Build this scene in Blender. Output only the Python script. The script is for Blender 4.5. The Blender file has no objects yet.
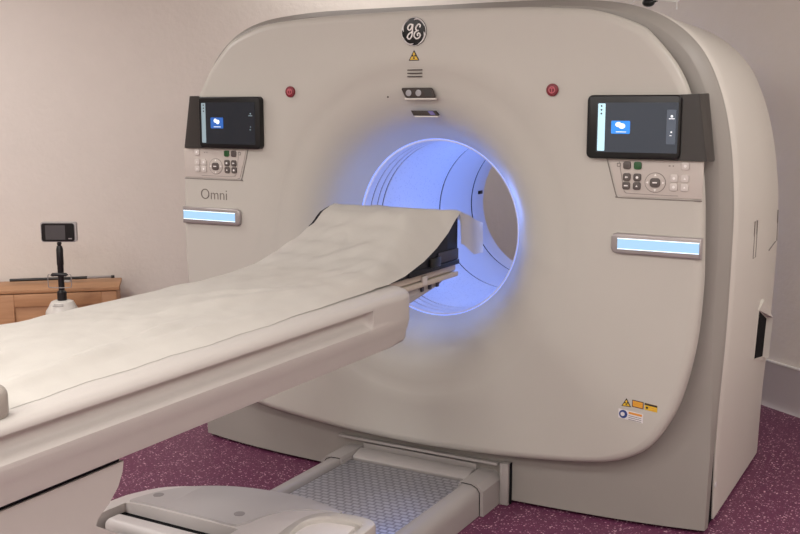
import bpy, bmesh, math, random
from mathutils import Vector, Matrix
from math import sin, cos, pi, atan, tan, radians, sqrt, exp, hypot, atan2
random.seed(7)
S = bpy.context.scene
COL = S.collection

# ------------------------------------------------------------------ materials
def mat(name, col, rough=.5, metal=0., emit=None, es=1., spec=.5, coat=0., bump=None, fn=None):
    m = bpy.data.materials.new(name); m.use_nodes = True
    nt = m.node_tree; b = nt.nodes['Principled BSDF']
    b.inputs['Base Color'].default_value = (*col, 1)
    b.inputs['Roughness'].default_value = rough
    b.inputs['Metallic'].default_value = metal
    b.inputs['Specular IOR Level'].default_value = spec
    b.inputs['Coat Weight'].default_value = coat
    if emit:
        b.inputs['Emission Color'].default_value = (*emit, 1)
        b.inputs['Emission Strength'].default_value = es
    tc = nt.nodes.new('ShaderNodeTexCoord')
    # every surface gets a little procedural variation
    if bump is None: bump = (60., .02)
    n = nt.nodes.new('ShaderNodeTexNoise'); n.inputs['Scale'].default_value = bump[0]
    n.inputs['Detail'].default_value = 3
    nt.links.new(tc.outputs['Object'], n.inputs['Vector'])
    bm_ = nt.nodes.new('ShaderNodeBump'); bm_.inputs['Strength'].default_value = bump[1]
    bm_.inputs['Distance'].default_value = .01
    nt.links.new(n.outputs['Fac'], bm_.inputs['Height'])
    nt.links.new(bm_.outputs['Normal'], b.inputs['Normal'])
    if fn: fn(nt, b, tc, bm_)
    return m

def mixcol(nt, fac, a, b_):
    x = nt.nodes.new('ShaderNodeMix'); x.data_type = 'RGBA'
    if fac is not None: nt.links.new(fac, x.inputs[0])
    for i, v in ((6, a), (7, b_)):
        if isinstance(v, tuple): x.inputs[i].default_value = (*v, 1)
        else: nt.links.new(v, x.inputs[i])
    return x

def ramp(nt, src, p0, p1, c0=(0, 0, 0), c1=(1, 1, 1)):
    r = nt.nodes.new('ShaderNodeValToRGB')
    r.color_ramp.elements[0].position = p0; r.color_ramp.elements[1].position = p1
    r.color_ramp.elements[0].color = (*c0, 1); r.color_ramp.elements[1].color = (*c1, 1)
    nt.links.new(src, r.inputs['Fac']); return r

def floor_fn(nt, b, tc, bm_):
    base = (.105, .030, .062)
    n = nt.nodes.new('ShaderNodeTexNoise'); n.inputs['Scale'].default_value = 90
    nt.links.new(tc.outputs['Object'], n.inputs['Vector'])
    cur = mixcol(nt, n.outputs['Fac'], (.105, .024, .060), (.150, .036, .088)).outputs[2]
    for sc, size, thr, col in ((85, .33, .74, (.58, .34, .42)), (140, .34, .78, (.46, .24, .33)), (60, .22, .82, (.80, .55, .60)), (110, .30, .75, (.035, .012, .03))):
        v = nt.nodes.new('ShaderNodeTexVoronoi'); v.inputs['Scale'].default_value = sc
        nt.links.new(tc.outputs['Object'], v.inputs['Vector'])
        lt = nt.nodes.new('ShaderNodeMath'); lt.operation = 'LESS_THAN'; lt.inputs[1].default_value = size
        nt.links.new(v.outputs['Distance'], lt.inputs[0])
        sp = nt.nodes.new('ShaderNodeSeparateColor'); nt.links.new(v.outputs['Color'], sp.inputs[0])
        gt = nt.nodes.new('ShaderNodeMath'); gt.operation = 'GREATER_THAN'; gt.inputs[1].default_value = thr
        nt.links.new(sp.outputs[0], gt.inputs[0])
        mu = nt.nodes.new('ShaderNodeMath'); mu.operation = 'MULTIPLY'
        nt.links.new(lt.outputs[0], mu.inputs[0]); nt.links.new(gt.outputs[0], mu.inputs[1])
        cur = mixcol(nt, mu.outputs[0], cur, col).outputs[2]
    nt.links.new(cur, b.inputs['Base Color'])

def wall_fn(nt, b, tc, bm_):
    v = nt.nodes.new('ShaderNodeTexNoise'); v.inputs['Scale'].default_value = 28
    v.inputs['Detail'].default_value = 6; v.inputs['Roughness'].default_value = .6
    nt.links.new(tc.outputs['Object'], v.inputs['Vector'])
    r = ramp(nt, v.outputs['Fac'], .35, .7)
    nt.links.new(r.outputs['Color'], bm_.inputs['Height'])
    n = nt.nodes.new('ShaderNodeTexNoise'); n.inputs['Scale'].default_value = 9
    nt.links.new(tc.outputs['Object'], n.inputs['Vector'])
    x = mixcol(nt, n.outputs['Fac'], (.735, .685, .63), (.775, .72, .665))
    nt.links.new(x.outputs[2], b.inputs['Base Color'])

def wood_fn(nt, b, tc, bm_):
    mp = nt.nodes.new('ShaderNodeMapping'); mp.inputs['Scale'].default_value = (3, 30, 30)
    nt.links.new(tc.outputs['Object'], mp.inputs['Vector'])
    n = nt.nodes.new('ShaderNodeTexNoise'); n.inputs['Scale'].default_value = 1.5
    n.inputs['Detail'].default_value = 5; n.inputs['Distortion'].default_value = 1
    nt.links.new(mp.outputs[0], n.inputs['Vector'])
    x = mixcol(nt, n.outputs['Fac'], (.36, .17, .075), (.56, .31, .16))
    nt.links.new(x.outputs[2], b.inputs['Base Color'])

def tray_fn(nt, b, tc, bm_):
    # embossed tread: ribs across, staggered small lozenges
    br = nt.nodes.new('ShaderNodeTexBrick')
    br.inputs['Scale'].default_value = 1
    br.inputs['Brick Width'].default_value = .034; br.inputs['Row Height'].default_value = .025
    br.inputs['Mortar Size'].default_value = .0050; br.inputs['Mortar Smooth'].default_value = .5
    br.inputs['Color1'].default_value = (.60, .60, .64, 1); br.inputs['Color2'].default_value = (.68, .68, .72, 1)
    br.inputs['Mortar'].default_value = (.36, .36, .40, 1)
    nt.links.new(tc.outputs['Object'], br.inputs['Vector'])
    nt.links.new(br.outputs['Color'], b.inputs['Base Color'])
    inv = nt.nodes.new('ShaderNodeMath'); inv.operation = 'SUBTRACT'; inv.inputs[0].default_value = 1
    nt.links.new(br.outputs['Fac'], inv.inputs[1])
    nt.links.new(inv.outputs[0], bm_.inputs['Height'])
    bm_.inputs['Strength'].default_value = .35; bm_.inputs['Distance'].default_value = .003

def liner_fn(nt, b, tc, bm_):
    v = nt.nodes.new('ShaderNodeTexVoronoi'); v.inputs['Scale'].default_value = 70
    nt.links.new(tc.outputs['Object'], v.inputs['Vector'])
    r = ramp(nt, v.outputs['Distance'], .1, .3, (.52, .52, .56), (.68, .68, .72))
    nt.links.new(r.outputs['Color'], b.inputs['Base Color'])

def fabric_fn(nt, b, tc, bm_):
    n = nt.nodes.new('ShaderNodeTexNoise'); n.inputs['Scale'].default_value = 5; n.inputs['Detail'].default_value = 2
    nt.links.new(tc.outputs['Object'], n.inputs['Vector'])
    x = mixcol(nt, n.outputs['Fac'], (.595, .57, .52), (.66, .635, .58))
    nt.links.new(x.outputs[2], b.inputs['Base Color'])

M = dict(
    wall=mat('wall_paper', (.6, .5, .45), .85, bump=(40, .14), fn=wall_fn, spec=.3),
    ceil=mat('ceiling_paint', (.75, .73, .70), .9),
    floor=mat('speckled_vinyl', (.1, .03, .06), .45, bump=(150, .05), fn=floor_fn, spec=.3),
    cove=mat('cove_vinyl', (.50, .455, .46), .35, spec=.5),
    trimw=mat('white_bead', (.8, .78, .76), .4),
    cover=mat('cover_plastic', (.505, .487, .437), .42, bump=(200, .015), spec=.4),
    side=mat('side_plastic', (.655, .63, .575), .45, bump=(200, .015), spec=.4),
    frame=mat('grey_plastic', (.305, .288, .26), .45, bump=(200, .02), spec=.4),
    gap=mat('dark_gap', (.006, .006, .007), .8, spec=.1),
    seam=mat('seam_grey', (.22, .20, .18), .6),
    liner=mat('liner_plastic', (.66, .66, .70), .4, spec=.4),
    linerp=mat('liner_perforated', (.78, .78, .80), .45, fn=liner_fn),
    led=mat('led_strip', (.08, .10, .3), .5, emit=(.20, .32, 1.), es=1.6),
    black=mat('black_plastic', (.006, .006, .006), .3, spec=.35),
    housing=mat('dark_housing', (.026, .023, .020), .42),
    screen=mat('lit_screen', (.01, .012, .016), .18, emit=(.030, .042, .060), es=.75),
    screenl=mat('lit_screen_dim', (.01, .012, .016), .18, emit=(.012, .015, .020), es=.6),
    strip=mat('lit_strip', (.3, .4, .45), .3, emit=(.42, .68, .74), es=1.),
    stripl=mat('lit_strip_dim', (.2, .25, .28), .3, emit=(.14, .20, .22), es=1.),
    tile=mat('lit_tile', (.02, .1, .3), .3, emit=(.012, .24, .80), es=1.),
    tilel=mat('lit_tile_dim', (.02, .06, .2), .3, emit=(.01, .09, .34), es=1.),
    menu=mat('lit_menu', (.05, .06, .08), .3, emit=(.055, .072, .095), es=.8),
    icon=mat('lit_icon', (.6, .6, .6), .4, emit=(.7, .75, .8), es=.9),
    keypad=mat('keypad_grey', (.52, .475, .43), .45),
    btnl=mat('button_light', (.60, .56, .52), .4),
    btnd=mat('button_dark', (.09, .075, .068), .4),
    btng=mat('button_green', (.012, .085, .02), .4),
    white=mat('white_mark', (.85, .83, .8), .5),
    barframe=mat('bar_metal', (.36, .33, .32), .35, metal=.35),
    barlight=mat('bar_light', (.10, .14, .18), .3, emit=(.36, .61, .90), es=.98),
    baredge=mat('bar_light_edge', (.7, .8, .9), .3, emit=(.70, .88, 1.), es=1.05),
    red=mat('red_button', (.17, .008, .018), .35),
    redl=mat('red_symbol', (.55, .13, .16), .4),
    yellow=mat('warning_yellow', (.68, .44, .03), .5),
    orange=mat('warning_orange', (.70, .30, .04), .5),
    mark=mat('sticker_black', (.03, .02, .015), .5),
    stick=mat('sticker_white', (.70, .68, .68), .5),
    blue=mat('sticker_blue', (.03, .06, .22), .5),
    silver=mat('silver', (.70, .69, .67), .3, metal=.3),
    laserglass=mat('laser_glass', (.16, .14, .34), .15),
    glass=mat('camera_glass', (.35, .35, .36), .15),
    omni=mat('lettering_grey', (.17, .15, .13), .5),
    table=mat('table_plastic', (.485, .458, .425), .38, bump=(200, .015), spec=.4),
    tablew=mat('table_top_plastic', (.54, .50, .465), .4),
    board=mat('cradle_beige', (.50, .44, .37), .5),
    under=mat('cradle_under', (.40, .38, .38), .4),
    sheet=mat('paper_sheet', (.7, .66, .58), .9, bump=(30, .12), fn=fabric_fn, spec=.15),
    foam=mat('black_vinyl', (.005, .005, .010), .45, spec=.3),
    strap=mat('strap_web', (.035, .035, .06), .6),
    grip=mat('grip_grey', (.33, .30, .26), .5),
    rail=mat('rail_grey', (.35, .325, .31), .4, spec=.5),
    tray=mat('tread_metal', (.5, .5, .52), .34, metal=.75, fn=tray_fn),
    foot=mat('foot_white', (.66, .62, .60), .38),
    footg=mat('foot_grey', (.50, .475, .47), .35, metal=.1),
    cap=mat('screw_cap', (.30, .28, .275), .5),
    wood=mat('oak_wood', (.5, .28, .14), .5, fn=wood_fn),
    pole=mat('pole_black', (.012, .012, .012), .4),
    dev=mat('device_silver', (.45, .43, .42), .4),
    lcd=mat('grey_lcd', (.07, .068, .07), .2),
    dome=mat('stand_white', (.70, .68, .63), .4),
)

def translucent(m, k):
    nt = m.node_tree; out = next(n for n in nt.nodes if n.type == 'OUTPUT_MATERIAL'); b = nt.nodes['Principled BSDF']
    t = nt.nodes.new('ShaderNodeBsdfTranslucent'); t.inputs['Color'].default_value = (.8, .78, .76, 1)
    x = nt.nodes.new('ShaderNodeMixShader'); x.inputs[0].default_value = k
    nt.links.new(b.outputs[0], x.inputs[1]); nt.links.new(t.outputs[0], x.inputs[2]); nt.links.new(x.outputs[0], out.inputs['Surface'])
translucent(M['sheet'], .28)
# ------------------------------------------------------------------ helpers
WL = {}
def link(o, parent=None):
    COL.objects.link(o)
    if parent is not None: o.parent = parent
def mobj(name, verts, faces, m, parent=None, smooth=True, loc=None, local=False):
    base = Vector((0, 0, 0))
    if parent is not None: base = WL[parent]
    if local: base = Vector((0, 0, 0))
    if loc is not None: base = Vector(loc)
    me = bpy.data.meshes.new(name)
    me.from_pydata([tuple(Vector(v) - base) for v in verts], [], faces)
    b = bmesh.new(); b.from_mesh(me)
    bmesh.ops.remove_doubles(b, verts=b.verts, dist=1e-6)
    bmesh.ops.recalc_face_normals(b, faces=b.faces)
    b.to_mesh(me); b.free()
    me.materials.append(M[m] if isinstance(m, str) else m)
    o = bpy.data.objects.new(name, me); link(o, parent)
    if parent is None: o.location = base; WL[o] = base
    else: WL[o] = WL[parent] if not local else Vector((0, 0, 0))
    if smooth:
        for p in me.polygons: p.use_smooth = True
        me.set_sharp_from_angle(angle=radians(38))
    return o
def bmobj(name, bm, m, parent=None, **k):
    bm.verts.index_update()
    vs = [v.co.copy() for v in bm.verts]; fs = [[v.index for v in f.verts] for f in bm.faces]
    bm.free(); return mobj(name, vs, fs, m, parent, **k)
def thing(name, label, cat, loc=(0, 0, 0), rz=0, group=None):
    o = bpy.data.objects.new(name, None); o.empty_display_size = .1
    COL.objects.link(o); o.location = loc; o.rotation_euler = (0, 0, rz)
    o['label'] = label; o['category'] = cat
    if group: o['group'] = group
    WL[o] = Vector(loc) if rz == 0 else Vector((0, 0, 0)); return o
def tag(o, label, cat, group=None):
    o['label'] = label; o['category'] = cat
    if group: o['group'] = group
    return o
def struct(o): o['kind'] = 'structure'; return o

def bm_box(bm, x0, x1, y0, y1, z0, z1, bev=.0, seg=2):
    t = bmesh.new()
    bmesh.ops.create_cube(t, size=1)
    for v in t.verts:
        v.co = Vector(((x0 + x1) / 2 + v.co.x * (x1 - x0), (y0 + y1) / 2 + v.co.y * (y1 - y0), (z0 + z1) / 2 + v.co.z * (z1 - z0)))
    if bev > 0: bmesh.ops.bevel(t, geom=list(t.edges), offset=bev, segments=seg, affect='EDGES', profile=.5)
    me = bpy.data.meshes.new('tmp'); t.to_mesh(me); t.free(); bm.from_mesh(me); bpy.data.meshes.remove(me)
def box(name, x0, x1, y0, y1, z0, z1, m, parent=None, bev=.004, seg=2, **k):
    bm = bmesh.new(); bm_box(bm, x0, x1, y0, y1, z0, z1, bev, seg); return bmobj(name, bm, m, parent, **k)
def frame_of(d):
    d = d.normalized(); a = Vector((0, 0, 1)) if abs(d.z) < .9 else Vector((1, 0, 0))
    u = d.cross(a).normalized(); return u, d.cross(u)
def tube_vf(pts, r, n=12, closed=False, cap=True):
    P = [Vector(p) for p in pts]; vs = []; fs = []; L = len(P)
    rr = r if isinstance(r, (list, tuple)) else [r] * L
    up = None
    for i, p in enumerate(P):
        if closed: d = P[(i + 1) % L] - P[i - 1]
        else: d = P[min(i + 1, L - 1)] - P[max(i - 1, 0)]
        d.normalize()
        if up is None: u, w = frame_of(d)
        else:
            u = (up - d * up.dot(d)).normalized(); w = d.cross(u)
        up = u
        for k in range(n):
            a = 2 * pi * k / n; vs.append(p + u * (cos(a) * rr[i]) + w * (sin(a) * rr[i]))
    for i in range(L if closed else L - 1):
        j = (i + 1) % L
        for k in range(n): fs.append([i * n + k, i * n + (k + 1) % n, j * n + (k + 1) % n, j * n + k])
    if cap and not closed:
        fs.append(list(range(n))); fs.append([(L - 1) * n + k for k in range(n)])
    return vs, fs
def tube(name, pts, r, m, parent=None, n=12, closed=False, **k):
    vs, fs = tube_vf(pts, r, n, closed); return mobj(name, vs, fs, m, parent, **k)
def rings(name, rs, m, parent=None, cap0=False, cap1=False, closed_u=True, **k):
    n = len(rs[0]); vs = [p for r in rs for p in r]; fs = []
    for i in range(len(rs) - 1):
        for j in range(n if closed_u else n - 1):
            fs.append([i * n + j, i * n + (j + 1) % n, (i + 1) * n + (j + 1) % n, (i + 1) * n + j])
    if cap0: fs.append(list(range(n)))
    if cap1: fs.append([(len(rs) - 1) * n + j for j in range(n)])
    return mobj(name, vs, fs, m, parent, **k)
def catmull(P, k=8, closed=False):
    out = []; n = len(P)
    for i in range(n if closed else n - 1):
        g = lambda q: P[q % n] if closed else P[max(0, min(n - 1, q))]
        p0, p1, p2, p3 = g(i - 1), g(i), g(i + 1), g(i + 2)
        for s in range(k):
            t = s / k
            out.append(tuple(.5 * (2 * b + (c - a) * t + (2 * a - 5 * b + 4 * c - d) * t * t + (3 * b - a - 3 * c + d) * t ** 3) for a, b, c, d in zip(p0, p1, p2, p3)))
    if not closed: out.append(tuple(P[-1]))
    return out
def prism_xz(name, pts, y0, y1, m, parent=None, bev=0, **k):
    """outline in x,z extruded from y0 (front) to y1"""
    bm = bmesh.new(); f = bm.faces.new([bm.verts.new((x, y0, z)) for x, z in pts])
    r = bmesh.ops.extrude_face_region(bm, geom=[f])
    for e in r['geom']:
        if isinstance(e, bmesh.types.BMVert): e.co.y = y1
    bmesh.ops.recalc_face_normals(bm, faces=bm.faces)
    if bev:
        ed = [e for e in bm.edges if abs(e.verts[0].co.y - y0) < 1e-6 and abs(e.verts[1].co.y - y0) < 1e-6]
        bmesh.ops.bevel(bm, geom=ed, offset=bev, segments=3, affect='EDGES', profile=.5)
    return bmobj(name, bm, m, parent, **k)
def prism_yz(name, pts, x0, x1, m, parent=None, bev=0, seg=3, **k):
    bm = bmesh.new(); f = bm.faces.new([bm.verts.new((x0, y, z)) for y, z in pts])
    r = bmesh.ops.extrude_face_region(bm, geom=[f])
    for e in r['geom']:
        if isinstance(e, bmesh.types.BMVert): e.co.x = x1
    bmesh.ops.recalc_face_normals(bm, faces=bm.faces)
    if bev:
        ed = [e for e in bm.edges if abs(e.verts[0].co.x - e.verts[1].co.x) < 1e-6]
        bmesh.ops.bevel(bm, geom=ed, offset=bev, segments=seg, affect='EDGES', profile=.5)
    return bmobj(name, bm, m, parent, **k)
def rrect(x0, x1, z0, z1, r, n=5):
    pts = []
    for cx, cz, a0 in ((x1 - r, z1 - r, 0), (x0 + r, z1 - r, pi / 2), (x0 + r, z0 + r, pi), (x1 - r, z0 + r, 3 * pi / 2)):
        for i in range(n + 1):
            a = a0 + pi / 2 * i / n; pts.append((cx + r * cos(a), cz + r * sin(a)))
    return pts
def disc(cx, cz, r, n=28, rz=None):
    return [(cx + r * cos(2 * pi * i / n), cz + (rz or r) * sin(2 * pi * i / n)) for i in range(n)]
def text_mesh(name, body, x, z, y, w, m, parent, h=None):
    cu = bpy.data.curves.new('t', 'FONT'); cu.body = body; cu.size = 1; cu.extrude = .01; cu.offset = -.012
    o = bpy.data.objects.new('t', cu); COL.objects.link(o)
    dg = bpy.context.evaluated_depsgraph_get(); me = bpy.data.meshes.new_from_object(o.evaluated_get(dg))
    bpy.data.objects.remove(o)
    xs = [v.co.x for v in me.vertices]; zs = [v.co.y for v in me.vertices]
    sx = w / (max(xs) - min(xs)); sz = h / (max(zs) - min(zs)) if h else sx
    vs = [(x + (v.co.x - min(xs)) * sx, y - v.co.z * .06, z + (v.co.y - min(zs)) * sz) for v in me.vertices]
    fs = [list(p.vertices) for p in me.polygons]; bpy.data.meshes.remove(me)
    return mobj(name, vs, fs, m, parent, smooth=False)

# ------------------------------------------------------------------ camera
f_px = 1030.0
th = atan(163 / f_px); ps = atan(585 * cos(th) / f_px)
Fv = Vector((-sin(ps) * cos(th), cos(ps) * cos(th), -sin(th))); Rv = Vector((cos(ps), sin(ps), 0)); Uv = Rv.cross(Fv)
cam = bpy.data.cameras.new('camera'); cam.sensor_width = 36; cam.lens = f_px * 36 / 800; cam.clip_start = .05
co = bpy.data.objects.new('camera', cam); COL.objects.link(co)
mw = Matrix((Rv, Uv, -Fv)).transposed().to_4x4(); mw.translation = Vector((1.934, -3.548, 1.57)); co.matrix_world = mw
S.camera = co

# ------------------------------------------------------------------ room
dl = Vector((.751, .660, 0)).normalized()                 # left wall direction
nl = Vector((dl.y, -dl.x, 0))                              # its normal into the room
dr = Vector((-.818, .575, 0)).normalized()                 # right wall direction (towards the hidden corner)
nr = Vector((-dr.y, dr.x, 0)); nr = -nr if nr.dot(Vector((1.9, -3.5, 0)) - Vector((1.016, 1.987, 0))) < 0 else nr
PL = Vector((-3.153, .60, 0)) - nl * .05
PR = Vector((1.016, 1.987, 0)) - nr * .03
# intersection of the two walls
den = dl.x * dr.y - dl.y * dr.x
t = ((PR.x - PL.x) * dr.y - (PR.y - PL.y) * dr.x) / den
P0 = PL + dl * t
A1 = P0 - dl * 6.4; B1 = P0 - dr * 5.2; B2 = Vector((B1.x, -5.2, 0)); A2 = Vector((A1.x, -5.2, 0))
H = 2.75
def wall(name, a, b, m='wall'):
    d = (b - a).normalized(); n = Vector((-d.y, d.x, 0))
    c = Vector((0, -2, 0))
    if n.dot(c - a) > 0: n = -n
    o = n * .12; vs = []
    for z in (0, H):
        for p in (a, b, b + o, a + o): vs.append(p + Vector((0, 0, z)))
    return struct(mobj(name, vs, [[0, 1, 5, 4], [1, 2, 6, 5], [2, 3, 7, 6], [3, 0, 4, 7], [0, 3, 2, 1], [4, 5, 6, 7]], m, smooth=False))
wall('wall_left', A1, P0); wall('wall_right', P0, B1); wall('wall_side', B1, B2); wall('wall_near', B2, A2); wall('wall_far', A2, A1)
def slab(name, z0, z1, m):
    q = [A1, P0, B1, B2, A2]; vs = [p + Vector((0, 0, z)) for z in (z0, z1) for p in q]
    return struct(mobj(name, vs, [[0, 1, 2, 3, 4], [9, 8, 7, 6, 5]] + [[i, 5 + i, 5 + (i + 1) % 5, (i + 1) % 5] for i in range(5)], m, smooth=False))
slab('floor', -.1, 0, 'floor'); slab('ceiling', H, H + .1, 'ceil')
def cove(name, a, b, n):
    prof = [(0, .0), (.034, .0), (.027, .008), (.022, .025), (.020, .05), (.018, .235), (0, .235)]
    rs = [[p + n * s + Vector((0, 0, z + .0005)) for s, z in prof] for p in (a, b)]
    o = rings(name, rs, 'cove', cap0=True, cap1=True, smooth=True); return struct(o)
cove('baseboard_right', P0, B1, nr); cove('baseboard_left', A1, P0, nl)
def bead(name, a, b, n):
    prof = [(0, .2365), (.021, .2365), (.021, .243), (0, .243)]
    rs = [[p + n * s + Vector((0, 0, z)) for s, z in prof] for p in (a, b)]
    return struct(rings(name, rs, 'trimw', cap0=True, cap1=True, smooth=False))
bead('trim_1', P0, B1, nr); bead('trim_2', A1, P0, nl)

# ------------------------------------------------------------------ scanner gantry
ZC = 1.06
G = thing('medical_scanner', 'large beige ring-shaped medical scanner with glowing blue bore on the purple floor', 'scanner', (0, .7, 0))
cov_half = [(0, 1.925), (.362, 1.920), (.583, 1.909), (.73, 1.892), (.870, 1.843), (.926, 1.80), (1.010, 1.70), (1.060, 1.595), (1.093, 1.449), (1.118, 1.28), (1.128, 1.074), (1.130, .931),
            (1.116, .731), (1.076, .541), (1.03, .43), (.970, .342), (.89, .288), (.793, .255), (.637, .232), (.391, .210), (.128, .199), (0, .197)]
cov = catmull(cov_half, 10) + [(-(x + .050 * max(0, min(1, (x - .8) / .3)) * max(.25, min(1, (1.72 - z) / .25))), z) for x, z in reversed(catmull(cov_half, 10))][1:-1]
fr_half = [(0, 1.955), (.36, 1.955), (.58, 1.95), (.79, 1.925), (.94, 1.865), (1.055, 1.762), (1.127, 1.618), (1.169, 1.446), (1.190, 1.237), (1.192, 1.06), (1.187, .77), (1.175, .508), (1.163, .279), (1.155, .002)]
fh = catmull(fr_half, 10)
fro = fh + [(x, .002) for x in (1.0, .7, .35, 0, -.35, -.7, -1.0)] + [(-(x + .042 * max(0, min(1, (x - .45) / .4))), z) for x, z in reversed(fh)][:-1]
N = 360
def radial(poly, c=(0, ZC), extra=()):
    """radius of the outline around c for each angle"""
    out = []
    n = len(poly)
    for a in ANG:
        dx, dz = cos(a), sin(a); best = 0
        for i in range(n):
            x0, z0 = poly[i][0] - c[0], poly[i][1] - c[1]; x1, z1 = poly[(i + 1) % n][0] - c[0], poly[(i + 1) % n][1] - c[1]
            ex, ez = x1 - x0, z1 - z0; d = dx * ez - dz * ex
            if abs(d) < 1e-12: continue
            tt = (x0 * ez - z0 * ex) / d; s = (x0 * dz - z0 * dx) / d
            if tt > 0 and -1e-6 <= s <= 1 + 1e-6: best = max(best, tt)
        out.append(best)
    return out
ANG = [2 * pi * i / N for i in range(N)]
ca = atan2(.002 - ZC, 1.155)
ANG = sorted(ANG + [ca % (2 * pi), atan2(.002 - ZC, -1.197) % (2 * pi)])
RC = radial(cov); RF = radial(fro)
def ring(R, y, off=0.):
    out = []
    for a, r in zip(ANG, R if isinstance(R, list) else [R] * len(ANG)):
        rr = r - off; x = rr * cos(a); z = ZC + rr * sin(a)
        out.append((x, y(x, z) if callable(y) else y, z))
    return out
def lerp_ring(k, y):                 # between cover outline (k=0) and dish circle (k=1)
    return [((r - .035) * (1 - k) + .66 * k) for r in RC]
rs = [ring(RC, .052, .03), ring(RC, .050), ring(RC, .022), ring(RC, .015, .003), ring(RC, .008, .009), ring(RC, .003, .018), ring(RC, .0005, .028), ring(RC, 0, .032), ring(RC, 0, .036)]
for k in (.25, .5, .75, 1.): rs.append(ring([(r - .035) * (1 - k) + .655 * k for r in RC], 0))
XS = lambda r, y: -.02 * max(0, min(1, (.655 - r) / .28))
for r_, y_ in ((.655, .0), (.648, .003), (.60, .009), (.555, .020), (.515, .038), (.475, .068), (.445, .103), (.42, .145), (.40, .188), (.384, .22), (.375, .238)): rs.append([(x + XS(r_, 0), y, z) for x, y, z in ring(r_, y_)])
rs.append([(x - .02, y, z) for x, y, z in ring(.370, .248)])

front = rings('front_cover', rs, 'cover', G)

yf = lambda x, z: .070 + .050 * min(1.2, abs(x) / 1.15) ** 3 + .022 * min(1, abs(x) / 1.15) ** 5 * max(0, 1 - z / .7)
ye = lambda x, z: yf(x, z) + .004 + max(0, .160 - yf(x, z) - .004) * 1.
CO = lambda d: [r - d * max(.12, min(1, (ZC + r * sin(a) - .25) / .5)) for a, r in zip(ANG, RF)]
rs = [ring([.70 * (1 - k / 12) + (r - .045) * k / 12 for r in RF], yf) for k in range(12)] + [ ring(CO(.040), yf), ring(CO(.034), lambda x, z: yf(x, z) + .003), ring(RF, ye, .002), ring(RF, lambda x, z: ye(x, z) + .006), ring(RF, .180), ring(RF, .180, .05)]
# keep the floor line of the frame flat
rs = [[(x, y, max(z, .014)) for x, y, z in r] for r in rs]
frame = rings('front_frame', rs, 'frame', G)
rs = [ring(RF, .175, .010), ring(RF, .285, .010)]
rings('frame_gasket', [[(x, y, max(z, .004)) for x, y, z in r] for r in rs], 'gap', G)
ys0 = lambda x, z: .186 + (.085 * ((.55 - z) / .55) if z < .55 else 0)
def BK(d):   # the shell narrows towards its rear at the shoulders
    out = []
    for a, r in zip(ANG, RF):
        u = abs(abs(a if a < pi else a - 2 * pi) - pi / 2)        # 0 at the top
        k = exp(-((u - 1.0) / .38) ** 2) if sin(a) > 0 else 0
        out.append(r - .75 * d * k - max(0, d - .046) * (1 - k) + .40 * d * exp(-(u / .62) ** 2) * (sin(a) > 0))
    return out
rs = [ring(RF, ys0, .03), ring(RF, ys0, .004), ring(RF, lambda x, z: ys0(x, z) + .006), ring(RF, .30), ring(BK(.02), .45), ring(BK(.034), .8), ring(BK(.046), 1.13), ring(BK(.052), 1.165), ring(BK(.068), 1.19), ring(BK(.095), 1.205)]
side = rings('side_cover', [[(x, y, max(z, .014)) for x, y, z in r] for r in rs], 'side', G)
rs = [ring(BK(.10), 1.205), ring([r - .06 for r in BK(.12)], 1.235), ring([max(.62, r - .35) for r in RF], 1.26), ring(.60, 1.30), ring(.50, 1.35), ring(.43, 1.405), ring(.39, 1.452), ring(.378, 1.46)]
box('plinth', -.85, .85, .13, 1.12, .001, .05, 'gap', G, bev=.0)
rings('back_cover', [[(x, y, max(z, .014)) for x, y, z in r] for r in rs], 'side', G)

# bore: liner sections with dark seams between them
def cyl_ring(r, y, n=128):
    dx = -.02 * max(0, min(1, 1 - (y - .24) / .6)); r = r - .004 * max(0, min(1, 1 - (y - .24) / .4))
    return [(dx + r * cos(2 * pi * i / n), y, ZC + r * sin(2 * pi * i / n)) for i in range(n)]
def section(y0, y1, m='liner'):
    e = .0012
    return rings('bore_section', [cyl_ring(.374, y0), cyl_ring(.3665, y0), cyl_ring(.365, y0 + e), cyl_ring(.365, y1 - e), cyl_ring(.3665, y1), cyl_ring(.374, y1)], m, G)
edges = [.252, .300, .348, .390, .955, 1.318]
for i, (a, b) in enumerate(((.252, .304), (.312, .356), (.364, .400), (.410, .946), (.960, 1.308), (1.324, 1.458))):
    section(a, b, 'linerp' if i == 3 else 'liner')
for y in (.308, .360, .405, .9545, 1.317):
    rings('seam_ring', [cyl_ring(.370, y - .010), cyl_ring(.3682, y - .010), cyl_ring(.3682, y + .010), cyl_ring(.370, y + .010)], 'gap', G)
rings('light_ring', [cyl_ring(.3750, .2515), cyl_ring(.3728, .2515), cyl_ring(.3722, .2498), cyl_ring(.3728, .248), cyl_ring(.3745, .2475), cyl_ring(.3750, .2515)], 'led', G)
box('bore_sensor', -.362, -.355, 1.385, 1.43, 1.10, 1.118, 'black', G, bev=.002)

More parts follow.
